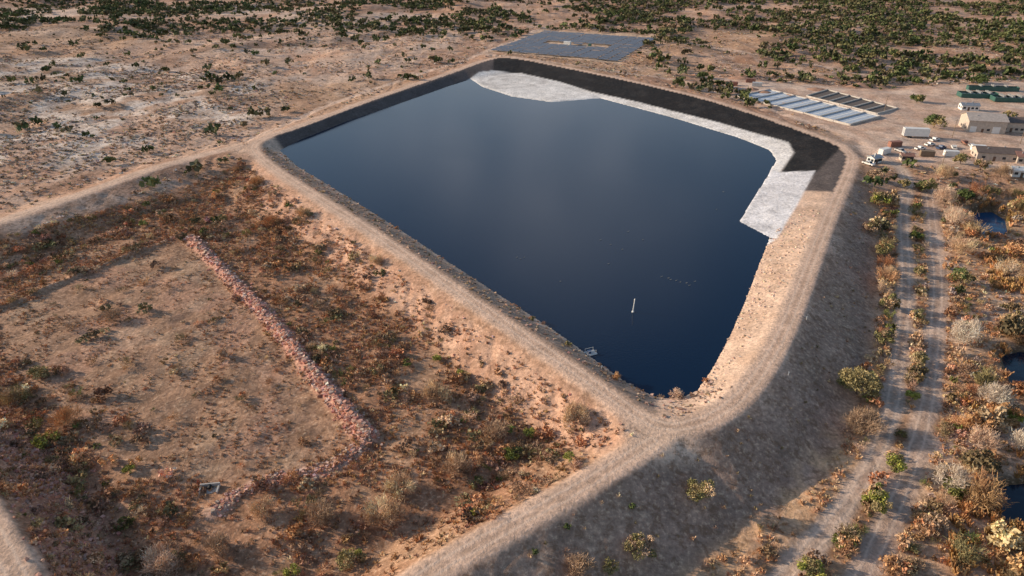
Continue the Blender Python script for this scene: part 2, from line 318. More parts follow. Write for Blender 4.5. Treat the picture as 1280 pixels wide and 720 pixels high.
def proto_brush(n,k,seed,w=.02,flat=.8):
    # leafless brush: many short upward twigs gathered in clumps
    r=np.random.default_rng(seed); cc=clumps(k,r,flat); ci=r.integers(0,k,n)
    d=r.normal(size=(n,3))*.6+cc[ci]*np.array([1.1,1.1,.2])+np.array([0,0,.55]); d/=np.linalg.norm(d,axis=1)[:,None]
    st=cc[ci]*(.55+.5*r.random(n))[:,None]+r.normal(size=(n,3))*.12; L=(.16+.2*r.random(n))[:,None]
    s=np.cross(d,r.normal(size=(n,3))); s/=np.linalg.norm(s,axis=1)[:,None]; en=st+d*L
    Q=np.stack([st-s*w,st+s*w,en+s*w*.6,en-s*w*.6],1); Q[...,2]=np.abs(Q[...,2])
    return Q,(.75+.5*r.random(k))[ci]*(.75+.5*r.random(n))
def proto_twig(n,seed,w=.03,h=1.0,sp_=1.0):
    r=np.random.default_rng(seed); a=r.random(n)*6.28; t=r.random(n)**.6*.9*sp_; L=h*(.6+.5*r.random(n))
    d=np.stack([np.cos(a)*t,np.sin(a)*t,np.ones(n)*1.0],1); d/=np.linalg.norm(d,axis=1)[:,None]
    b0=np.stack([np.cos(a)*t*.35,np.sin(a)*t*.35,np.zeros(n)],1); s=np.cross(d,r.normal(size=(n,3))); s/=np.linalg.norm(s,axis=1)[:,None]
    st=b0+d*(L*.15)[:,None]; en=b0+d*L[:,None]
    return np.stack([st-s*w,st+s*w,en+s*w*1.3,en-s*w*1.3],1),.7+.6*r.random(n)
def proto_rock(seed):
    r=np.random.default_rng(seed); c=np.array([[x,y,z] for x in(-1,1) for y in(-1,1) for z in(-1,1)],float)*(.35+.3*r.random((8,3)))+r.normal(size=(8,3))*.08
    f=[[0,1,3,2],[4,6,7,5],[0,4,5,1],[2,3,7,6],[0,2,6,4],[1,5,7,3]]; return c[np.array(f)],.8+.4*r.random(6)
def build(name,protos,pos,scl,cols,hs=None,mat=None,seed=0):
    r=np.random.default_rng(seed+100); n=len(pos); 
    if n==0: return
    pi=r.integers(0,len(protos),n); rot=r.random(n)*6.28; VV=[];CC=[]
    hs=np.ones(n) if hs is None else hs
    for k,(q,sh) in enumerate(protos):
        m=np.where(pi==k)[0]
        if len(m)==0: continue
        c,s=np.cos(rot[m]),np.sin(rot[m]); q4=q.reshape(1,-1,3)
        x=q4[...,0]*c[:,None]-q4[...,1]*s[:,None]; y=q4[...,0]*s[:,None]+q4[...,1]*c[:,None]; z=np.repeat(q4[...,2],len(m),0)
        P=np.stack([x*scl[m][:,None],y*scl[m][:,None],z*(scl[m]*hs[m])[:,None]],-1)+pos[m][:,None,:]
        VV.append(P.reshape(-1,3)); CC.append((cols[m][:,None,:]*np.repeat(sh,4)[None,:,None]).reshape(-1,3))
    VV=np.vstack(VV);CC=np.clip(np.vstack(CC),0,.9); F_=np.arange(len(VV)).reshape(-1,4)
    ob=mk_mesh(name,VV,F_,CC); ob.data.materials.append(mat or FOL); print(name,n,len(F_)); return ob
def pal(n,cs,jit=.15,r=rng):
    cs=np.array(cs); c=cs[r.integers(0,len(cs),n)]; return c*(1+jit*r.normal(size=(n,1)))*(1+.05*r.normal(size=(n,3)))
def scat(n,xr,yr,den):
    x=rng.uniform(*xr,n); y=rng.uniform(*yr,n); k=rng.random(n)<den(x,y); x,y=x[k],y[k]
    return np.stack([x,y,zt(x,y)-.03],1)
def scatL(L,n,w):
    L=np.asarray(L)[:,:2]; k=rng.integers(0,len(L)-1,n); t=rng.random(n)[:,None]; p=L[k]*(1-t)+L[k+1]*t+rng.normal(size=(n,2))*w
    return np.column_stack([p,zt(p[:,0],p[:,1])])
def inview(x,y): return (np.abs(x)<y*.86+25)
def clear(x,y,m=4.2):
    k=np.ones(np.shape(x),bool)
    for L in pw: k&=~pip(L,x,y)
    return k&(dline(CREST,x,y,True)>m)&(dline(UL,x,y)>m)&(dline(BR,x,y)>m)&(dline(P1,x,y)>2.9)&(dline(P2,x,y)>3.1)&~pip(CREST,x,y)
bushP=[proto_bush(120,9,.13,i) for i in range(5)]; bushS=[proto_bush(26,6,.26,20+i) for i in range(5)]
twP=[proto_brush(150,8,40+i,.022) for i in range(5)]; tuft=[proto_twig(13,60+i,.08,.9) for i in range(4)]; reed=[proto_twig(30,70+i,.045,1.0,.5) for i in range(4)]
rocks=[proto_rock(i) for i in range(6)]
GREY=[(.58,.49,.41),(.66,.56,.47),(.5,.41,.34)]; ORG=[(.52,.28,.145),(.58,.33,.17),(.44,.23,.12)]; GRN=[(.18,.19,.06),(.22,.23,.07),(.13,.15,.055)]; OLV=[(.27,.21,.11),(.22,.175,.09)]; TAN=[(.62,.43,.26),(.72,.52,.33),(.52,.34,.21)]; BRN=[(.38,.245,.16),(.44,.29,.19),(.32,.195,.13)]
bas=lambda x,y: pip(basin,x,y)
lowp=lambda x,y: pip(low,x,y)
shady=GP([(-60,440),(90,460),(170,520),(230,610),(280,740),(100,760),(-60,560)])  # extra scrub added here to darken the floor where shadow should lie
def d_t(x,y): 
    n=fbm(x,y,9,3,51); return clear(x,y)*bas(x,y)*np.where(pip(cell,x,y),.7*sm(.35,.6,fbm(x,y,5,2,58)),1)*(.15+.85*sm(.35,.6,n))*np.where(dline(dike,x,y)<2.5,.1,1)*np.where(pip(slope,x,y),.35,1)
p=scat(110000,(-240,45),(70,330),d_t); sc=.35+.6*rng.random(len(p))**1.5; sc*=np.where(pip(cell,p[:,0],p[:,1]),.65,1); build('dry_grass',tuft,p,sc,pal(len(p),TAN+ORG*2+BRN))
def d_b(x,y):
    n=fbm(x,y,14,3,52); n2_=fbm(x,y,5,2,59); return clear(x,y)*bas(x,y)*np.maximum(np.where(pip(cell,x,y),.09,.95)*sm(.38,.56,n)*(.35+.65*sm(.4,.6,n2_)),pip(shady,x,y)*.75*sm(.36,.56,n2_))*np.where(dline(dike,x,y)<2.5,.0,1)*np.where(pip(slope,x,y),.38,1)
p=scat(25000,(-240,45),(70,330),d_b); n=len(p); build('desert_scrub',bushP+twP,p,.5+2.1*rng.random(n)**2.2,pal(n,ORG*2+OLV*2+TAN+BRN*2+GRN[:1],.22),.75+.35*rng.random(n))
def d_l(x,y):
    n=fbm(x,y,10,3,53); return clear(x,y)*lowp(x,y)*(x<y*.86+30)*np.where(pip(grassy,x,y),.12,1)*(.06+.94*sm(.45,.6,n))
p=scat(11000,(30,330),(65,330),d_l); n=len(p); build('marsh_scrub',bushP+twP,p,.6+1.8*rng.random(n)**1.6,pal(n,ORG*2+TAN+OLV*2+GREY[:1]+GRN+BRN,.2),.9+.4*rng.random(n))
def d_th(x,y):
    n=fbm(x,y,22,3,63); return clear(x,y,8)*lowp(x,y)*(x<y*.86+30)*(dline(P1,x,y)>5)*(dline(P2,x,y)>5.5)*(dline(pw[0],x,y,True)>6)*(x>85)*(.08+.92*sm(.42,.55,n))*(~pip(grassy,x,y))
big=[proto_bush(460,12,.085,120+i,.95,.26) for i in range(4)]; bigt=[proto_brush(620,13,130+i,.011,1.0) for i in range(4)]
p=scat(2300,(60,330),(65,330),d_th); n=len(p); build('riparian_thicket',big+bigt,p,2.2+3.0*rng.random(n)**1.4,pal(n,OLV*2+GRN[:1]+GREY[:1]+TAN+ORG*2+[(.62,.42,.27),(.6,.36,.2)],.15),.95+.3*rng.random(n))
p=scat(60000,(20,330),(65,330),lambda x,y:clear(x,y)*lowp(x,y)*(x<y*.86+30)*(.2+.8*sm(.4,.6,fbm(x,y,7,3,64)))); n=len(p); build('dry_grass',tuft,p,.4+.7*rng.random(n),pal(n,TAN*2+ORG))
reg=[Zpx(L,-8) for L in [[(1200,575),(1300,570),(1300,610),(1225,612)],[(1195,625),(1245,625),(1285,680),(1290,730),(1180,730)],[(1225,315),(1300,315),(1300,372),(1240,365)],[(1200,500),(1260,500),(1290,540),(1230,530)]]]
def d_r(x,y):
    k=np.zeros(np.shape(x),bool)
    for L in reg: k|=pip(L,x,y)
    for L in pw: k|=(dline(L,x,y,True)<2.5)&~pip(L,x,y)
    return clear(x,y)*k*sm(.3,.5,fbm(x,y,8,3,57))
p=scat(30000,(50,330),(65,330),d_r); n=len(p); build('reed_bed',reed,p,1.3+1.0*rng.random(n),pal(n,[(.58,.32,.135),(.5,.27,.115),(.66,.42,.21),(.36,.22,.1)]))
p=scat(9000,(-140,170),(70,340),lambda x,y:((clear(x,y,3.8)*pip(out,x,y)*.3)+((dline(CREST,x,y,True)>3.8)&(dline(CREST,x,y,True)<8)&pip(nl,x,y))*.6)); n=len(p)
build('bank_grass',tuft,p,.3+.5*rng.random(n),pal(n,TAN+OLV))
mid=.5*(P1[12:52]+P2[6:46])
p=np.vstack([scatL(mid,900,1.7),scatL(offset(P1,5),300,1.6),scatL(offset(P2,5),380,1.9),scatL(offset(P1,-5),260,1.6),scatL(offset(P2,-5.5),380,2.2)])
p=p[(dline(P1,p[:,0],p[:,1])>2.4+1.2*rng.random(len(p)))&(dline(P2,p[:,0],p[:,1])>2.6+1.2*rng.random(len(p)))&(p[:,2]<-3)&(fbm(p[:,0],p[:,1],11,2,66)>.47)]; n=len(p)
build('verge_shrubs',bushP+twP,p,.5+2.1*rng.random(n)**2.2,pal(n,OLV*2+GRN[:1]+TAN*2+BRN*2+ORG,.22),.8+.5*rng.random(n))
def d_f(x,y): return inview(x,y)*clear(x,y,8)*~bas(x,y)*~lowp(x,y)*~pip(out,x,y)*~pip(plant,x,y)*~pip(sol,x,y)
def d_fs(x,y): return d_f(x,y)*(.15+.85*sm(.42,.6,fbm(x,y,25,3,54)))*np.where(pip(pale,x,y),1,.5)
p=scat(120000,(-600,600),(225,740),d_fs); n=len(p)
build('sagebrush',bushS,p,.5+.8*rng.random(n),pal(n,GREY+TAN+[(.75,.65,.55)]+[(.24,.17,.11),(.3,.21,.14),(.36,.24,.15)]),.7*np.ones(n))
def d_j(x,y):
    n=fbm(x,y,80,4,55); q=np.where(x>100,.6+.4*sm(450,600,y),.09+.91*sm(630,760,y)); return d_f(x,y)*(.07+.93*sm(.36,.49,n))*q
p=scat(72000,(-1100,1100),(230,1500),d_j); n=len(p)
juP=[proto_bush(44,8,.23,80+i,1.0) for i in range(5)]
build('juniper_woodland',juP,p,1.4+3.2*rng.random(n)**1.8,pal(n,[(.10,.12,.048),(.13,.138,.06),(.18,.16,.085)],.2),1.0+.2*rng.random(n))
# rocks
PR=[(.58,.30,.22),(.64,.39,.30),(.5,.24,.17),(.68,.49,.40)]
p=np.vstack([scatL(dike,2400,1.2)]); build('rubble_dike',rocks,p,.25+.6*rng.random(len(p))**2,pal(len(p),PR),mat=rk)
p=np.vstack([scatL(dike2,600,1.0)]); build('rubble_dike',rocks,p,.2+.45*rng.random(len(p))**2,pal(len(p),PR),mat=rk)
p=scatL(lrock,1300,3.0); build('red_rock_riprap',rocks,p,.25+.5*rng.random(len(p))**2,pal(len(p),[(.45,.23,.17),(.52,.31,.24)]),mat=rk)
ri=GP([(905,480),(1000,330),(1025,262),(1000,262),(962,297),(945,340),(890,465),(872,490),(885,505)])
p=scat(14000,(20,160),(120,330),lambda x,y:pip(ri,x,y)&(dline(CREST,x,y,True)>3.2)&pip(CREST,x,y)); build('bank_riprap',rocks,p,.18+.4*rng.random(len(p))**2.5,pal(len(p),[(.7,.52,.4),(.76,.6,.48),(.58,.4,.3)]),mat=rk)
p=scat(20000,(-140,60),(110,330),lambda x,y:(dline(CREST,x,y,True)>3)&pip(CREST,x,y)&~pip(wl,x,y)&(x<y*-.7+150))
build('bank_riprap',rocks,p,.25+.5*rng.random(len(p))**2,pal(len(p),[(.4,.27,.2),(.5,.35,.26),(.3,.2,.14)]),mat=rk)
p=scat(5000,(-130,45),(70,330),lambda x,y:(clear(x,y)*pip(slope,x,y)*.5)); build('slope_stones',rocks,p,.2+.4*rng.random(len(p))**2,pal(len(p),PR[1:]),mat=rk)
p=scat(9000,(-140,60),(110,330),lambda x,y:(dline(wl,x,y,True)<2.5)&~pip(wl,x,y)&(x<y*-.7+150)&(fbm(x,y,9,3,71)>.5)); n=len(p); build('waterside_scrub',bushP+twP,p,.4+.8*rng.random(n)**2,pal(n,ORG+OLV+BRN),.9*np.ones(n))
# ---------- individual trees ----------
bark,nt,b=newmat('bark'); geo=nt.nodes.new('ShaderNodeNewGeometry').outputs['Position']; nt.links.new(mixc(nt,noise(nt,geo,6,3),(.10,.07,.05),(.26,.2,.16)),b.inputs['Base Color'])
def cone(p,q,r0,r1,k=6):
    p=np.array(p,float);q=np.array(q,float);d=q-p;d/=np.linalg.norm(d)+1e-9;u=np.cross(d,[.3,.9,.1]);u/=np.linalg.norm(u);v=np.cross(d,u)
    a=np.arange(k)*2*math.pi/k; A=p+r0*(np.cos(a)[:,None]*u+np.sin(a)[:,None]*v); B=q+r1*(np.cos(a)[:,None]*u+np.sin(a)[:,None]*v)
    return np.stack([A,np.roll(A,-1,0),np.roll(B,-1,0),B],1)
TS=[0]
def tree(name,px,py,h,R,cols,bare=False,n=900,leaf=.2):
    TS[0]+=1; r=np.random.default_rng(500+TS[0]); x,y,z=Gt(px,py); k=16; segs=[]
    segs.append(cone((0,0,-.3),(r.normal()*.2,r.normal()*.2,h*.35),.05*h*.6,.03*h*.6))
    a=r.random(k)*6.28; rr=np.sqrt(r.random(k))*R*.7; zz=h*(.32+.48*r.random(k)*(1.1-rr/R*.6))
    cc=np.stack([rr*np.cos(a),rr*np.sin(a),zz],1)
    for c_ in cc: 
        m=c_*.5; m[2]=h*.32+c_[2]*.2; segs.append(cone((0,0,h*.2),m,.018*h,.011*h,5)); segs.append(cone(m,c_,.011*h,.004*h,5))
    wood=np.concatenate(segs)
    ci=r.integers(0,k,n)
    if bare:
        d=r.normal(size=(n,3))*.55+cc[ci]/h*1.0+np.array([0,0,.5]); d/=np.linalg.norm(d,axis=1)[:,None]
        st=cc[ci]+r.normal(size=(n,3))*R*.16; L=R*.22*(.6+.8*r.random(n)); s=np.cross(d,r.normal(size=(n,3))); s/=np.linalg.norm(s,axis=1)[:,None]; w=.04
        en=st+d*L[:,None]; Q=np.stack([st-s*w,st+s*w,en+s*w*.6,en-s*w*.6],1)
    else:
        n=int(n*1.35); ci=r.integers(0,k,n); leaf*=.85
        d=r.normal(size=(n,3)); d/=np.linalg.norm(d,axis=1)[:,None]; rad=R*(.20+.16*r.random(k))[ci]*(.5+.6*r.random(n)); P=cc[ci]+d*rad[:,None]*np.array([1,1,.8]); Q=quads(P,leaf,r=r)
    Q[...,2]=np.maximum(Q[...,2],.05)
    cs=np.array(cols)[r.integers(0,len(cols),k)][ci]*((.75+.5*r.random(k))[ci]*(.75+.5*r.random(n)))[:,None]*1.15
    VV=np.concatenate([wood.reshape(-1,3),Q.reshape(-1,3)]); CC=np.concatenate([np.full((len(wood)*4,3),.2),np.repeat(cs,4,0)])
    ob=mk_mesh(name,VV,np.arange(len(VV)).reshape(-1,4),np.clip(CC,0,.85)); ob.data.materials.append(bark); ob.data.materials.append(FOL)
    mi=np.ones(len(VV)//4,np.int32); mi[:len(wood)]=0; ob.data.polygons.foreach_set('material_index',mi); ob.location=(x,y,z)
PALE=[(.62,.53,.44),(.54,.45,.36)]; PINK=[(.62,.43,.31),(.68,.51,.39)]; YG=[(.34,.34,.08),(.28,.29,.07)]; DG=[(.10,.13,.045),(.12,.15,.055)]; OG=[(.28,.23,.11),(.22,.2,.085),(.36,.28,.14)]; BR_=[(.38,.26,.17),(.44,.31,.21)]; OR=[(.5,.27,.13),(.56,.34,.17)]
for a in [('mesquite_tree',1070,492,8,6.3,OG,False,2600,.24),('mesquite_tree',1078,540,5,4.5,BR_,True,2600),('acacia_shrub',874,622,4.5,3.5,OG+TAN[:1],False,1300,.18),('mesquite_tree',1107,385,7,3.9,OG+TAN[:1],False,1300,.24),('mesquite_tree',1101,320,6,3.5,OG,False,1000,.24),('cottonwood_tree',1100,258,6.5,4.6,YG+OG,False,1100,.28),('mesquite_tree',1088,290,5,3.6,BR_+OG,False,900,.25),('mesquite_tree',1092,225,5,4,BR_,False,900,.26),('mesquite_tree',1112,350,5,3,BR_+TAN,True,1500),('mesquite_tree',1104,430,5,3.2,OG+BR_,False,1000,.22),
 ('juniper_tree',1158,240,7,4.5,DG+OG,False,1100,.28),('juniper_tree',1167,160,8.5,6.3,DG+OG,False,1300,.34),('juniper_tree',1205,250,5,4,DG,False,800,.3),('juniper_tree',1130,236,4.5,3.5,OG,False,700,.28),
 ('juniper_tree',1145,128,6,5,DG+OG,False,800,.36),('juniper_tree',1222,105,8,7,DG,False,900,.42),('juniper_tree',1118,72,8,7,DG+OG,False,900,.42),('juniper_tree',1260,150,6,4.5,DG+OG,False,800,.34),('juniper_tree',878,98,5,4.5,DG,False,700,.36),('juniper_tree',1200,205,5,4,OG,False,800,.3),('mesquite_tree',1225,212,5,4.5,OG+BR_,False,800,.3),('mesquite_tree',1250,222,6,5,BR_,True,1600),('cottonwood_tree',1180,225,7,5,TAN+BR_,True,1800),
 ('willow_tree',1205,430,7.5,4.8,PALE,True,2600),('willow_tree',1240,510,6.5,4.4,PALE,True,2400),('willow_tree',1185,612,6.5,3.6,PALE,True,2400),('willow_tree',1197,285,8.5,6,PINK,True,2400),('willow_tree',1180,258,8,5.5,PINK,True,2200),('willow_tree',1200,318,7,5,PINK+TAN,True,1800),('willow_tree',1278,565,6,3.6,PALE,True,2000),('willow_tree',1262,345,6,5,PINK+TAN,True,1500),('willow_tree',1228,560,5,3.4,PINK,True,1700),
 ('palo_verde_tree',1094,636,5,3.3,YG+OG,False,1500,.18),('palo_verde_tree',1116,588,4.5,3,OG+YG,False,1200,.18),('palo_verde_tree',1012,722,4,3.3,YG+OG,False,1500,.16),('palo_verde_tree',1262,532,4.5,3.3,YG,False,1200,.2),('mesquite_tree',1200,355,6,4.4,DG+OG,False,1200,.25),('mesquite_tree',1272,420,6,5,TAN+OG,False,1200,.25),('mesquite_tree',1270,322,6,4,ORG,False,900,.25),('mesquite_tree',1276,262,6,5,OG+ORG,False,900,.28),('mesquite_tree',1235,245,5,4.5,OG,False,900,.28),
 ('mesquite_tree',1150,455,4,2.4,OG,False,700,.2),('palo_verde_tree',1140,500,3,2,YG,False,500,.18),('mesquite_tree',1145,400,4,2.4,OG+TAN,False,700,.2),('mesquite_tree',1147,345,4,2.6,OG,False,600,.22),('palo_verde_tree',1145,300,4,2.8,DG+YG,False,600,.22),
 ('palo_verde_tree',162,590,1.8,1.7,YG,False,600,.12),('desert_willow_shrub',62,556,3.5,3.6,OR+YG,False,1500,.17),('desert_willow_shrub',85,530,3.5,3.8,OR,True,1800),('desert_willow_shrub',202,712,3.6,3.8,PINK,True,2600),('palo_verde_tree',440,705,3,3.2,OG+YG,False,1300,.15),('creosote_bush',642,570,2.6,2.6,DG+YG,False,900,.15),('creosote_bush',662,545,2.2,2,YG,False,600,.13),('creosote_bush',547,450,1.6,1.7,YG,False,500,.13),('creosote_bush',588,645,1.5,1.4,YG,False,400,.12),('creosote_bush',575,468,1.5,1.4,YG,False,400,.12),('creosote_bush',50,470,2.6,3.2,OG,False,900,.17),('desert_willow_shrub',716,530,4,4,TAN+BR_,True,2400),('desert_willow_shrub',482,650,4,4,TAN+BR_,True,2400),('desert_willow_shrub',545,500,4,4,TAN+BR_,True,2400),('desert_willow_shrub',340,280,3,3.8,ORG,True,1400),('desert_willow_shrub',400,650,3.2,3.4,BR_,True,1800),('desert_willow_shrub',620,545,3.2,3.4,BR_,True,1800),('desert_willow_shrub',270,690,2.6,3,BR_,True,1400),('creosote_bush',712,575,2,1.6,YG,False,400,.13),
 ('desert_willow_shrub',500,615,3.2,3.6,TAN+BR_,True,1800),('desert_willow_shrub',570,590,3.4,3.6,BR_+TAN,True,1800),('desert_willow_shrub',330,640,2.6,3,TAN,True,1300),('desert_willow_shrub',380,270,3,3.6,OR+TAN,True,1400),('desert_willow_shrub',320,230,2.6,3.6,OR,True,1200),('desert_willow_shrub',140,400,2.6,3.2,BR_,True,1200),('desert_willow_shrub',20,500,3,3.6,BR_+OG,True,1400),('desert_willow_shrub',470,330,2.6,3,TAN+BR_,True,1200),
 ('desert_willow_shrub',845,497,2.6,1.9,PINK,True,900),('desert_willow_shrub',770,474,1.8,1.5,OR,True,500),('creosote_bush',710,432,1.5,1.3,OG,False,300,.14),('desert_willow_shrub',800,690,3.2,3.6,BR_+OG,False,1300,.17),('desert_willow_shrub',722,716,2.6,3.2,BR_,True,1500),('creosote_bush',762,712,2,2,OG,False,500,.15),('creosote_bush',790,635,1.0,.9,DG,False,200,.12),('creosote_bush',710,660,1.0,.9,DG,False,200,.12),('creosote_bush',668,692,1.0,.9,DG,False,200,.12),('creosote_bush',365,718,2,2,YG,False,500,.14),('creosote_bush',65,545,1.8,1.6,YG,False,400,.14),('mesquite_tree',1166,660,4,2.8,BR_,False,800,.2)]:
    tree(*a)
# ---------------- built objects ----------------
def pm(n,c,rough=.7,met=0,var=.2):
    m,nt,b=newmat(n); g_=nt.nodes.new('ShaderNodeNewGeometry').outputs['Position']; f=noise(nt,g_,.9,5)
    nt.links.new(mixc(nt,ramp(nt,f,.3,0,.7,1),tuple(v*(1-var) for v in c),tuple(min(v*(1+var),1) for v in c)),b.inputs['Base Color']); b.inputs['Roughness'].default_value=rough; b.inputs['Metallic'].default_value=met; b.inputs['Specular IOR Level'].default_value=.4; return m
M=dict(tan=pm('stucco_tan',(.52,.44,.37)),white=pm('white_paint',(.8,.79,.76),.45,0,.08),roof=pm('metal_roof_tan',(.50,.43,.38),.5),rdark=pm('roof_dark',(.15,.115,.10)),rred=pm('roof_red',(.33,.17,.13)),glass=pm('glass_dark',(.03,.04,.05),.1),conc=pm('concrete',(.52,.48,.44)),liner=pm('bed_liner_blue',(.50,.56,.64),.6),sludge=pm('sludge_dark',(.14,.11,.09)),green=pm('green_paint',(.045,.12,.10),.5),steel=pm('galvanised_steel',(.45,.46,.47),.4,.6),tyre=pm('rubber',(.02,.02,.02)),red=pm('container_red',(.30,.14,.10),.6),door=pm('door_brown',(.16,.10,.07)),blue=pm('truck_blue',(.06,.10,.2),.3),silver=pm('truck_silver',(.5,.5,.5),.3),bird=pm('bird_feather',(.33,.31,.28)),wood=pm('weathered_wood',(.25,.18,.12)))
def prim(name,verts,faces,mat,parent=None,loc=(0,0,0),rotz=0):
    me=bpy.data.meshes.new(name); me.from_pydata([tuple(map(float,v)) for v in verts],[],faces); me.materials.append(mat); me.update()
    ob=bpy.data.objects.new(name,me); scene.collection.objects.link(ob); ob.parent=parent; ob.location=loc; ob.rotation_euler=(0,0,rotz); return ob
BF=[[0,3,2,1],[4,5,6,7],[0,1,5,4],[1,2,6,5],[2,3,7,6],[3,0,4,7]]
def bv(x,y,z,sx,sy,sz):
    a,b_=sx/2,sy/2; return [(x-a,y-b_,z),(x+a,y-b_,z),(x+a,y+b_,z),(x-a,y+b_,z),(x-a,y-b_,z+sz),(x+a,y-b_,z+sz),(x+a,y+b_,z+sz),(x-a,y+b_,z+sz)]
def boxes(name,bl,mat,parent):
    v=[];f=[]
    for q in bl:
        o=len(v); v+=bv(*q) if len(q)==6 else list(q); f+=[[i+o for i in k] for k in BF]
    return prim(name,v,f,mat,parent)
def cyl(name,items,mat,parent,k=12):
    v=[];f=[]
    for (p,q,r0,r1) in items:
        c=cone(p,q,r0,r1,k); o=len(v); A=[tuple(c[i][0]) for i in range(k)]; B=[tuple(c[i][3]) for i in range(k)]; v+=A+B
        f+=[[o+i,o+(i+1)%k,o+k+(i+1)%k,o+k+i] for i in range(k)]+[[o+k-1-i for i in range(k)],[o+k+i for i in range(k)]]
    return prim(name,v,f,mat,parent)
def empty(name,loc,rot=0):
    e=bpy.data.objects.new(name,None); scene.collection.objects.link(e); e.location=loc; e.rotation_euler=(0,0,rot); e.empty_display_size=.5; return e
def house(name,px,py,w,d,h,rot,wall,roof,rh=2.0,big=False):
    x,y,z=Gt(px,py); e=empty(name,(x,y,z-.1),math.radians(rot)); boxes('walls',[(0,0,0,w,d,h)],wall,e)
    ov=.5; a,b_=w/2+ov,d/2+ov; t=.15
    prim('gable_ends',[(-w/2,-d/2,h),(-w/2,d/2,h),(-w/2,0,h+rh*.93),(w/2,-d/2,h),(w/2,d/2,h),(w/2,0,h+rh*.93)],[[0,2,1],[3,4,5]],wall,e)
    prim('roof',[(-a,-b_,h-.1),(a,-b_,h-.1),(a,0,h+rh),(-a,0,h+rh),(-a,b_,h-.1),(a,b_,h-.1),(-a,-b_,h+t-.1),(a,-b_,h+t-.1),(a,0,h+rh+t),(-a,0,h+rh+t),(-a,b_,h+t-.1),(a,b_,h+t-.1)],[[0,3,2,1],[3,4,5,2],[6,7,8,9],[9,8,11,10],[0,1,7,6],[4,10,11,5],[0,6,9,3],[3,9,10,4],[1,2,8,7],[2,5,11,8]],roof,e)
    boxes('door',[(-w*.1,-d/2-.03,0,1.1,.1,2.2)],M['door'],e)
    if big: boxes('roller_doors',[(w*.25,-d/2-.04,0,3.6,.12,3.4),(-w*.35,-d/2-.04,0,3.,.12,3.2)],M['white'],e)
    boxes('windows',[(w*(.05 if big else k),-d/2-.03,1.1,1.4,.1,1.1) for k in ([0] if big else [-.35,.12,.36])]+[(-w/2-.03,k*d,1.1,.1,1.3,1.1) for k in (-.25,.2)],M['glass'],e)
    boxes('vents',[(w*.2,d*.2,h+rh*.45,.6,.6,1.0),(-w*.25,-d*.2,h+rh*.45,.5,.5,.9)],M['steel'],e)
    return e
house('stucco_building',1226,162,18,13,6.2,-12,M['tan'],M['roof'],2.6,True)
house('stucco_building',1261,162,11,10,5,-12,M['tan'],M['rdark'],1.8)
house('office_building',1243,198,18,9,3.8,-14,M['tan'],M['rdark'],1.7)
house('storage_shed',1280,202,9,8,3.4,-14,M['tan'],M['rred'],1.3)
house('storage_shed',1276,219,9,6,3.0,-14,M['white'],M['white'],.9)
house('equipment_shed',1210,137,9,6,3.0,-12,M['white'],M['steel'],1.0)
house('pump_house',1092,203,5,4,2.8,25,M['white'],M['steel'],.7)
house('pump_house',1132,200,5,4,2.6,-10,M['tan'],M['rred'],.8)
def pickup(px,py,rot,mat):
    x,y,z=Gt(px,py); e=empty('pickup_truck',(x,y,z),math.radians(rot)); W=.95
    pr=[(-2.7,.45),(2.7,.45),(2.75,.95),(1.5,1.12),(.75,1.75),(-.7,1.78),(-.85,1.1),(-2.7,1.1)]; n=len(pr)
    v=[(a,-W,b_) for a,b_ in pr]+[(a,W,b_) for a,b_ in pr]; prim('body',v,[list(range(n)),[n+i for i in range(n)][::-1]]+[[i,n+i,n+(i+1)%n,(i+1)%n] for i in range(n)],mat,e)
    boxes('bed_liner',[(-1.8,0,1.11,1.6,1.5,.03)],M['tyre'],e)
    prim('windows',[(.72,W+.01,1.65),(-.6,W+.01,1.68),(-.7,W+.01,1.18),(1.3,W+.01,1.18),(.72,-W-.01,1.65),(-.6,-W-.01,1.68),(-.7,-W-.01,1.18),(1.3,-W-.01,1.18),(.82,-W*.85,1.72),(.82,W*.85,1.72),(1.52,W*.9,1.15),(1.52,-W*.9,1.15)],[[0,1,2,3],[4,7,6,5],[8,9,10,11]],M['glass'],e)
    cyl('wheels',[((a,s*W*.8,.38),(a,s*(W+.03),.38),.38,.38) for a in(-1.75,1.75) for s in(-1,1)],M['tyre'],e)
for a in [(1162,182,20,M['white']),(1150,187,15,M['white']),(1125,190,-70,M['silver']),(1176,186,25,M['blue']),(1206,180,80,M['red']),(1192,186,70,M['white']),(1085,206,-60,M['white']),(1214,184,75,M['silver']),(1168,176,25,M['white'])]: pickup(*a)
x,y,z=Gt(1143,172); e=empty('box_trailer',(x,y,z),math.radians(-8)); boxes('box',[(0,0,1.1,12,3.2,3.8)],M['white'],e); boxes('chassis',[(0,0,.7,12,1.2,.35),(7,0,.7,2,.2,.2)],M['rdark'],e); cyl('wheels',[((a,s*1.0,.5),(a,s*1.4,.5),.5,.5) for a in(-3.5,-2.3) for s in(-1,1)],M['tyre'],e); boxes('landing_legs',[(4,-1,0,.2,.2,.8),(4,1,0,.2,.2,.8)],M['steel'],e); boxes('rear_doors',[(-6.02,-.73,1.25,.05,1.35,3.4),(-6.02,.73,1.25,.05,1.35,3.4)],M['silver'],e)
def container(px,py,rot,mat):
    x,y,z=Gt(px,py); e=empty('shipping_container',(x,y,z),math.radians(rot)); boxes('shell',[(0,0,.1,6.1,2.44,2.5)],mat,e); boxes('ribs',[(-2.8+i*.4,s*1.24,.2,.14,.06,2.3) for i in range(15) for s in(-1,1)],mat,e); boxes('doors',[(3.07,-.58,.25,.05,1.1,2.2),(3.07,.58,.25,.05,1.1,2.2)],M['steel'],e)
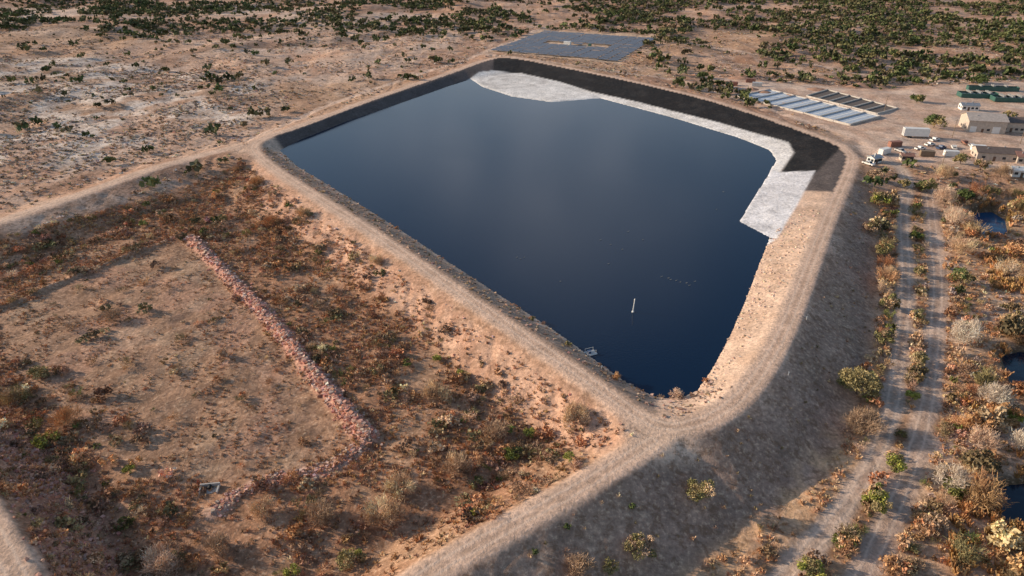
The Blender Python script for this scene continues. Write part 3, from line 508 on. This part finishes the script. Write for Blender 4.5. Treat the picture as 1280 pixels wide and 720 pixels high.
for a in [(916,107,-20,M['red']),(938,103,-15,M['red']),(946,108,-20,M['silver']),(1105,192,30,M['white']),(1118,183,10,M['red']),(1188,195,-10,M['white']),(1222,188,-12,M['white']),(1158,195,-12,M['wood'])]: container(*a)
for (a,b_,R,h) in [(905,104,5,2.2),(925,98,6,2.0),(955,116,4,1.5),(988,120,5,1.4),(1075,108,8,2.5),(1020,112,5,1.3),(940,112,4,1.6)]:
    x,y,z=Gt(a,b_); g_=np.linspace(-1,1,22); gx,gy=np.meshgrid(g_,g_); rr=np.hypot(gx,gy); hz=h*np.clip(1-rr,0,1)**.8*(.6+.8*fbm(gx*8+a,gy*8,4,3,3))-.15
    i_=np.arange(22*22).reshape(22,22); ob=mk_mesh('soil_stockpile',np.stack([gx*R*1.4,gy*R,hz],-1).reshape(-1,3),np.stack([i_[:-1,:-1],i_[:-1,1:],i_[1:,1:],i_[1:,:-1]],-1).reshape(-1,4),np.tile([[.48,.28,.19]],(484,1))*(.85+.3*rng.random((484,1))),smooth=True); ob.data.materials.append(rk); ob.location=(x,y,z)
for px,py in [(1105,140),(1190,172),(1275,180),(1175,215),(1010,95)]:
    x,y,z=Gt(px,py); e=empty('utility_pole',(x,y,z),.3); cyl('pole',[((0,0,-.3),(0,0,9.5),.17,.11)],M['wood'],e,8); boxes('crossarm',[(0,0,8.7,2.4,.12,.14)],M['wood'],e); cyl('insulators',[((a,0,8.84),(a,0,9.05),.06,.05) for a in(-1,0.5,1)],M['conc'],e,6)
# solar array
pv,nt,b=newmat('photovoltaic_glass'); uvn=nt.nodes.new('ShaderNodeTexCoord').outputs['UV']; br=nt.nodes.new('ShaderNodeTexBrick'); br.offset=0; br.inputs['Color1'].default_value=(.04,.05,.08,1); br.inputs['Color2'].default_value=(.06,.07,.10,1); br.inputs['Mortar'].default_value=(.4,.41,.43,1); br.inputs['Scale'].default_value=1; br.inputs['Mortar Size'].default_value=.03; br.inputs['Brick Width'].default_value=1; br.inputs['Row Height'].default_value=1; nt.links.new(uvn,br.inputs[0]); nt.links.new(br.outputs[0],b.inputs['Base Color']); b.inputs['Roughness'].default_value=.3; b.inputs['Specular IOR Level'].default_value=.5
A=np.array(G(612,63,NZ+1)); B_=np.array(G(772,76,NZ+1)); Cc=np.array(G(682,39,NZ+1)); ux=B_-A; Lx=np.linalg.norm(ux); ux/=Lx; uy=Cc-A; Ly=np.linalg.norm(uy); uy=np.array([-ux[1],ux[0]])
e=empty('solar_array',(A[0],A[1],NZ),math.atan2(ux[1],ux[0])); v=[];f=[];uv=[];posts=[]
NR=16; tl=math.radians(8)
for i in range(NR):
    yy=(i+.5)*Ly/NR; nt_=13
    for j in range(nt_):
        xx=(j+.5)*Lx/nt_
        if (7<=i<=8 and 3<=j<=9) and not (i==8 and j==6): continue
        hw=Lx/nt_/2-.3; hd=2.0; o=len(v); zb=float(zt(*(A+ux*xx+uy*yy)))-NZ
        for t_ in (0,-.08):
            v+=[(xx-hw,yy-hd*math.cos(tl),1.4-hd*math.sin(tl)+t_+zb),(xx+hw,yy-hd*math.cos(tl),1.4-hd*math.sin(tl)+t_+zb),(xx+hw,yy+hd*math.cos(tl),1.4+hd*math.sin(tl)+t_+zb),(xx-hw,yy+hd*math.cos(tl),1.4+hd*math.sin(tl)+t_+zb)]
        f+=[[o,o+1,o+2,o+3],[o+7,o+6,o+5,o+4],[o,o+4,o+5,o+1],[o+1,o+5,o+6,o+2],[o+2,o+6,o+7,o+3],[o+3,o+7,o+4,o]]
        uv+=[(0,0),(8,0),(8,2),(0,2)]+[(.5,.5)]*20
        posts+=[(xx-hw*.6,yy,-.3+zb,.15,.15,1.6),(xx+hw*.6,yy,-.3+zb,.15,.15,1.6)]
ob=prim('panel_tables',v,f,pv,e); ul_=ob.data.uv_layers.new(name='UVMap'); ul_.data.foreach_set('uv',np.array(uv,np.float32).ravel()); boxes('posts',posts,M['steel'],e)
boxes('inverter_cabin',[(Lx*.42,Ly*.5,0,6,3,2.8)],M['white'],e); boxes('transformer',[(Lx*.6,Ly*.52,0,2.4,2,2)],M['green'],e)
def beds(name,q,n,matb,cross=0):
    W=[np.array(Gt(a,b_)[:2]) for a,b_ in q]; z=np.mean([Gt(a,b_)[2] for a,b_ in q])+.25; e=empty(name,(*W[0],z)); W=[w_-W[0] for w_ in W]
    bil=lambda s,t:(W[0]*(1-s)+W[3]*s)*(1-t)+(W[1]*(1-s)+W[2]*s)*t
    fl=[]
    def pr(a,b_,w,h,zz=-.6):
        d=b_-a; l=np.linalg.norm(d); d/=l; nn=np.array([-d[1],d[0]])*w/2; c=[a-nn,b_-nn,b_+nn,a+nn]; return [(*k,zz) for k in c]+[(*k,zz+h) for k in c]
    for i in range(n):
        c=[bil(i/n,0),bil((i+1)/n,0),bil((i+1)/n,1),bil(i/n,1)]; fl.append([(*k,-.6) for k in c]+[(*(k),.1) for k in c])
    boxes('bed_floor',fl,matb,e)
    boxes('divider_walls',[pr(bil(i/n,0),bil(i/n,1),.6,1.35) for i in range(n+1)],M['conc'],e)
    boxes('end_walls',[pr(bil(i/n,t)+(bil((i+1)/n,t)-bil(i/n,t))*.04,bil((i+1)/n,t)-(bil((i+1)/n,t)-bil(i/n,t))*.04,.4,1.3) for i in range(n) for t in(0,1)],M['conc'],e)
    if cross: boxes('floor_strips',[pr(bil((i+.5)/n,.05),bil((i+.5)/n,.95),1.2,.75) for i in range(n)],M['white'],e)
beds('sludge_drying_beds',[(922,121),(962,113),(1100,147),(1062,157)],8,M['liner'],1)
beds('sludge_drying_beds',[(1008,121),(1034,114),(1122,136),(1096,143)],6,M['sludge'])
def gtank(px,py,L,W,rot):
    x,y,z=Gt(px,py); e=empty('clarifier_tank',(x,y,z),math.radians(rot)); h=2.6
    boxes('walls',[(0,-W/2,0,L,.3,h),(0,W/2,0,L,.3,h),(-L/2,0,0,.3,W-.31,h),(L/2,0,0,.3,W-.31,h)],M['green'],e); boxes('water',[(0,0,0,L-.35,W-.35,h-.6)],M['glass'],e)
    boxes('walkway',[(k*L/4,0,h+.02,1.0,W,.1) for k in(-1,0,1)],M['steel'],e); boxes('railings',[(k*L/4+s*.5,0,h+.12,.06,W,.9) for k in(-1,0,1) for s in(-1,1)],M['steel'],e)
gtank(1222,121,22,7,-8); gtank(1262,126,20,7,-8); gtank(1240,113,30,4,-8)
# water objects
x,y=G(791,390,WZ); e=empty('floating_depth_marker',(x,y,WZ)); cyl('pole',[((0,0,-.3),(.25,0,4.2),.16,.13)],M['white'],e); cyl('float_collar',[((0,0,-.15),(.02,0,.3),.4,.35)],M['white'],e); cyl('cap',[((.25,0,4.2),(.27,0,4.4),.2,.1)],M['silver'],e)
x,y=G(738,442,WZ); e=empty('floating_pump_raft',(x,y,WZ),.4); boxes('deck',[(0,0,.25,2.6,1.8,.12)],M['steel'],e); cyl('pontoons',[((-1.5,s*.75,.1),(1.5,s*.75,.1),.28,.28) for s in(-1,1)],M['white'],e); boxes('pump_housing',[(-.4,0,.37,.9,.7,.7)],M['blue'],e); cyl('rail_posts',[((a,b_,.37),(a,b_,1.3),.04,.04) for a in(-1.2,1.2) for b_ in(-.8,.8)],M['white'],e,6); boxes('rails',[(0,s*.8,1.28,2.4,.05,.05) for s in(-1,1)],M['white'],e)
v=[];f=[]
def ell(c,r3,k=6,m=5):
    o=len(v)
    for i in range(m+1):
        th=math.pi*i/m
        for j in range(k): ph=2*math.pi*j/k; v.append((c[0]+r3[0]*math.cos(th),c[1]+r3[1]*math.sin(th)*math.cos(ph),c[2]+r3[2]*math.sin(th)*math.sin(ph)))
    for i in range(m):
        for j in range(k): f.append([o+i*k+j,o+i*k+(j+1)%k,o+(i+1)*k+(j+1)%k,o+(i+1)*k+j])
for px,py in [(828,346),(834,348),(839,350),(845,351),(851,353),(857,354),(868,352),(862,357),(646,322),(650,324),(655,322),(752,300),(763,306),(778,312),(760,330),(804,300),(905,240),(700,352),(786,290),(895,262)]:
    x,y=G(px+rng.normal(),py,WZ); q=.62
    for c_,r_ in [((0,0,.1),(.36,.19,.17)),((.3,0,.33),(.07,.07,.16)),((.36,0,.5),(.11,.08,.08)),((.5,0,.48),(.08,.03,.025)),((-.42,0,.2),(.14,.08,.04))]:
        ell((x+c_[0]*q,y,WZ+c_[2]*q),tuple(t*q for t in r_))
prim('waterfowl_flock',v,f,M['bird'])
x,y,z=Gt(262,612); e=empty('drainage_culvert',(x,y,z-.1),math.radians(8)); boxes('headwall',[(0,.9,0,4,.3,1.0)],M['conc'],e); boxes('wingwalls',[(-1.8,-.4,0,.3,2.2,.7),(1.8,-.4,0,.3,2.2,.7)],M['conc'],e); boxes('apron',[(0,-.6,0,3.2,2.2,.15)],M['conc'],e); cyl('pipe',[((0,-.2,.5),(0,.74,.5),.38,.38)],M['tyre'],e)
for px,py in [(428,246),(362,203),(752,462),(985,470),(1008,400)]:
    x,y,z=Gt(px,py); e=empty('marker_post',(x,y,z)); cyl('post',[((0,0,-.2),(0,0,1.3),.07,.06)],M['white'],e,8); boxes('sign_plate',[(0,-.09,.9,.35,.03,.4)],M['white'],e)
# ---------------- camera/light/world ----------------
cd=bpy.data.cameras.new('camera'); cam=bpy.data.objects.new('camera',cd); scene.collection.objects.link(cam); cam.location=(0,0,H); cam.rotation_euler=(math.pi/2-PITCH,0,0)
cd.sensor_width=36; cd.lens=36*F/1280; cd.clip_end=20000; cd.clip_start=1; scene.camera=cam
AZ=math.radians(-14); EL=math.radians(17.5)
d=Vector((math.cos(AZ)*math.cos(EL),math.sin(AZ)*math.cos(EL),-math.sin(EL)))
sd=bpy.data.lights.new('sun','SUN'); sd.energy=5; sd.angle=math.radians(.5); sd.color=(1,.82,.62); so=bpy.data.objects.new('sun',sd); scene.collection.objects.link(so); so.rotation_euler=d.to_track_quat('-Z','Y').to_euler()
w=bpy.data.worlds.new('World'); scene.world=w; w.use_nodes=True; nt=w.node_tree; sk=nt.nodes.new('ShaderNodeTexSky'); sk.sky_type='NISHITA'; sk.sun_disc=False; sk.sun_elevation=EL; sk.sun_rotation=math.atan2(-d.x,-d.y)%(2*math.pi)
# a thin bank of cloud low in the far sky
tc=nt.nodes.new('ShaderNodeTexCoord').outputs['Generated']
dv=nt.nodes.new('ShaderNodeVectorMath'); dv.operation='DISTANCE'; nt.links.new(tc,dv.inputs[0]); dv.inputs[1].default_value=(.04,.95,.30)
cl=math_(nt,'MULTIPLY',ramp(nt,dv.outputs['Value'],.0,1,.34,0),ramp(nt,noise(nt,tc,5,4,.6),.35,.2,.65,1))
cm=mixc(nt,math_(nt,'MULTIPLY',cl,.9),sk.outputs[0],(6.0,6.4,7.2))
nt.links.new(cm,nt.nodes['Background'].inputs[0]); nt.nodes['Background'].inputs[1].default_value=.145
scene.view_settings.view_transform='Standard'; scene.view_settings.look='None'; scene.view_settings.exposure=0
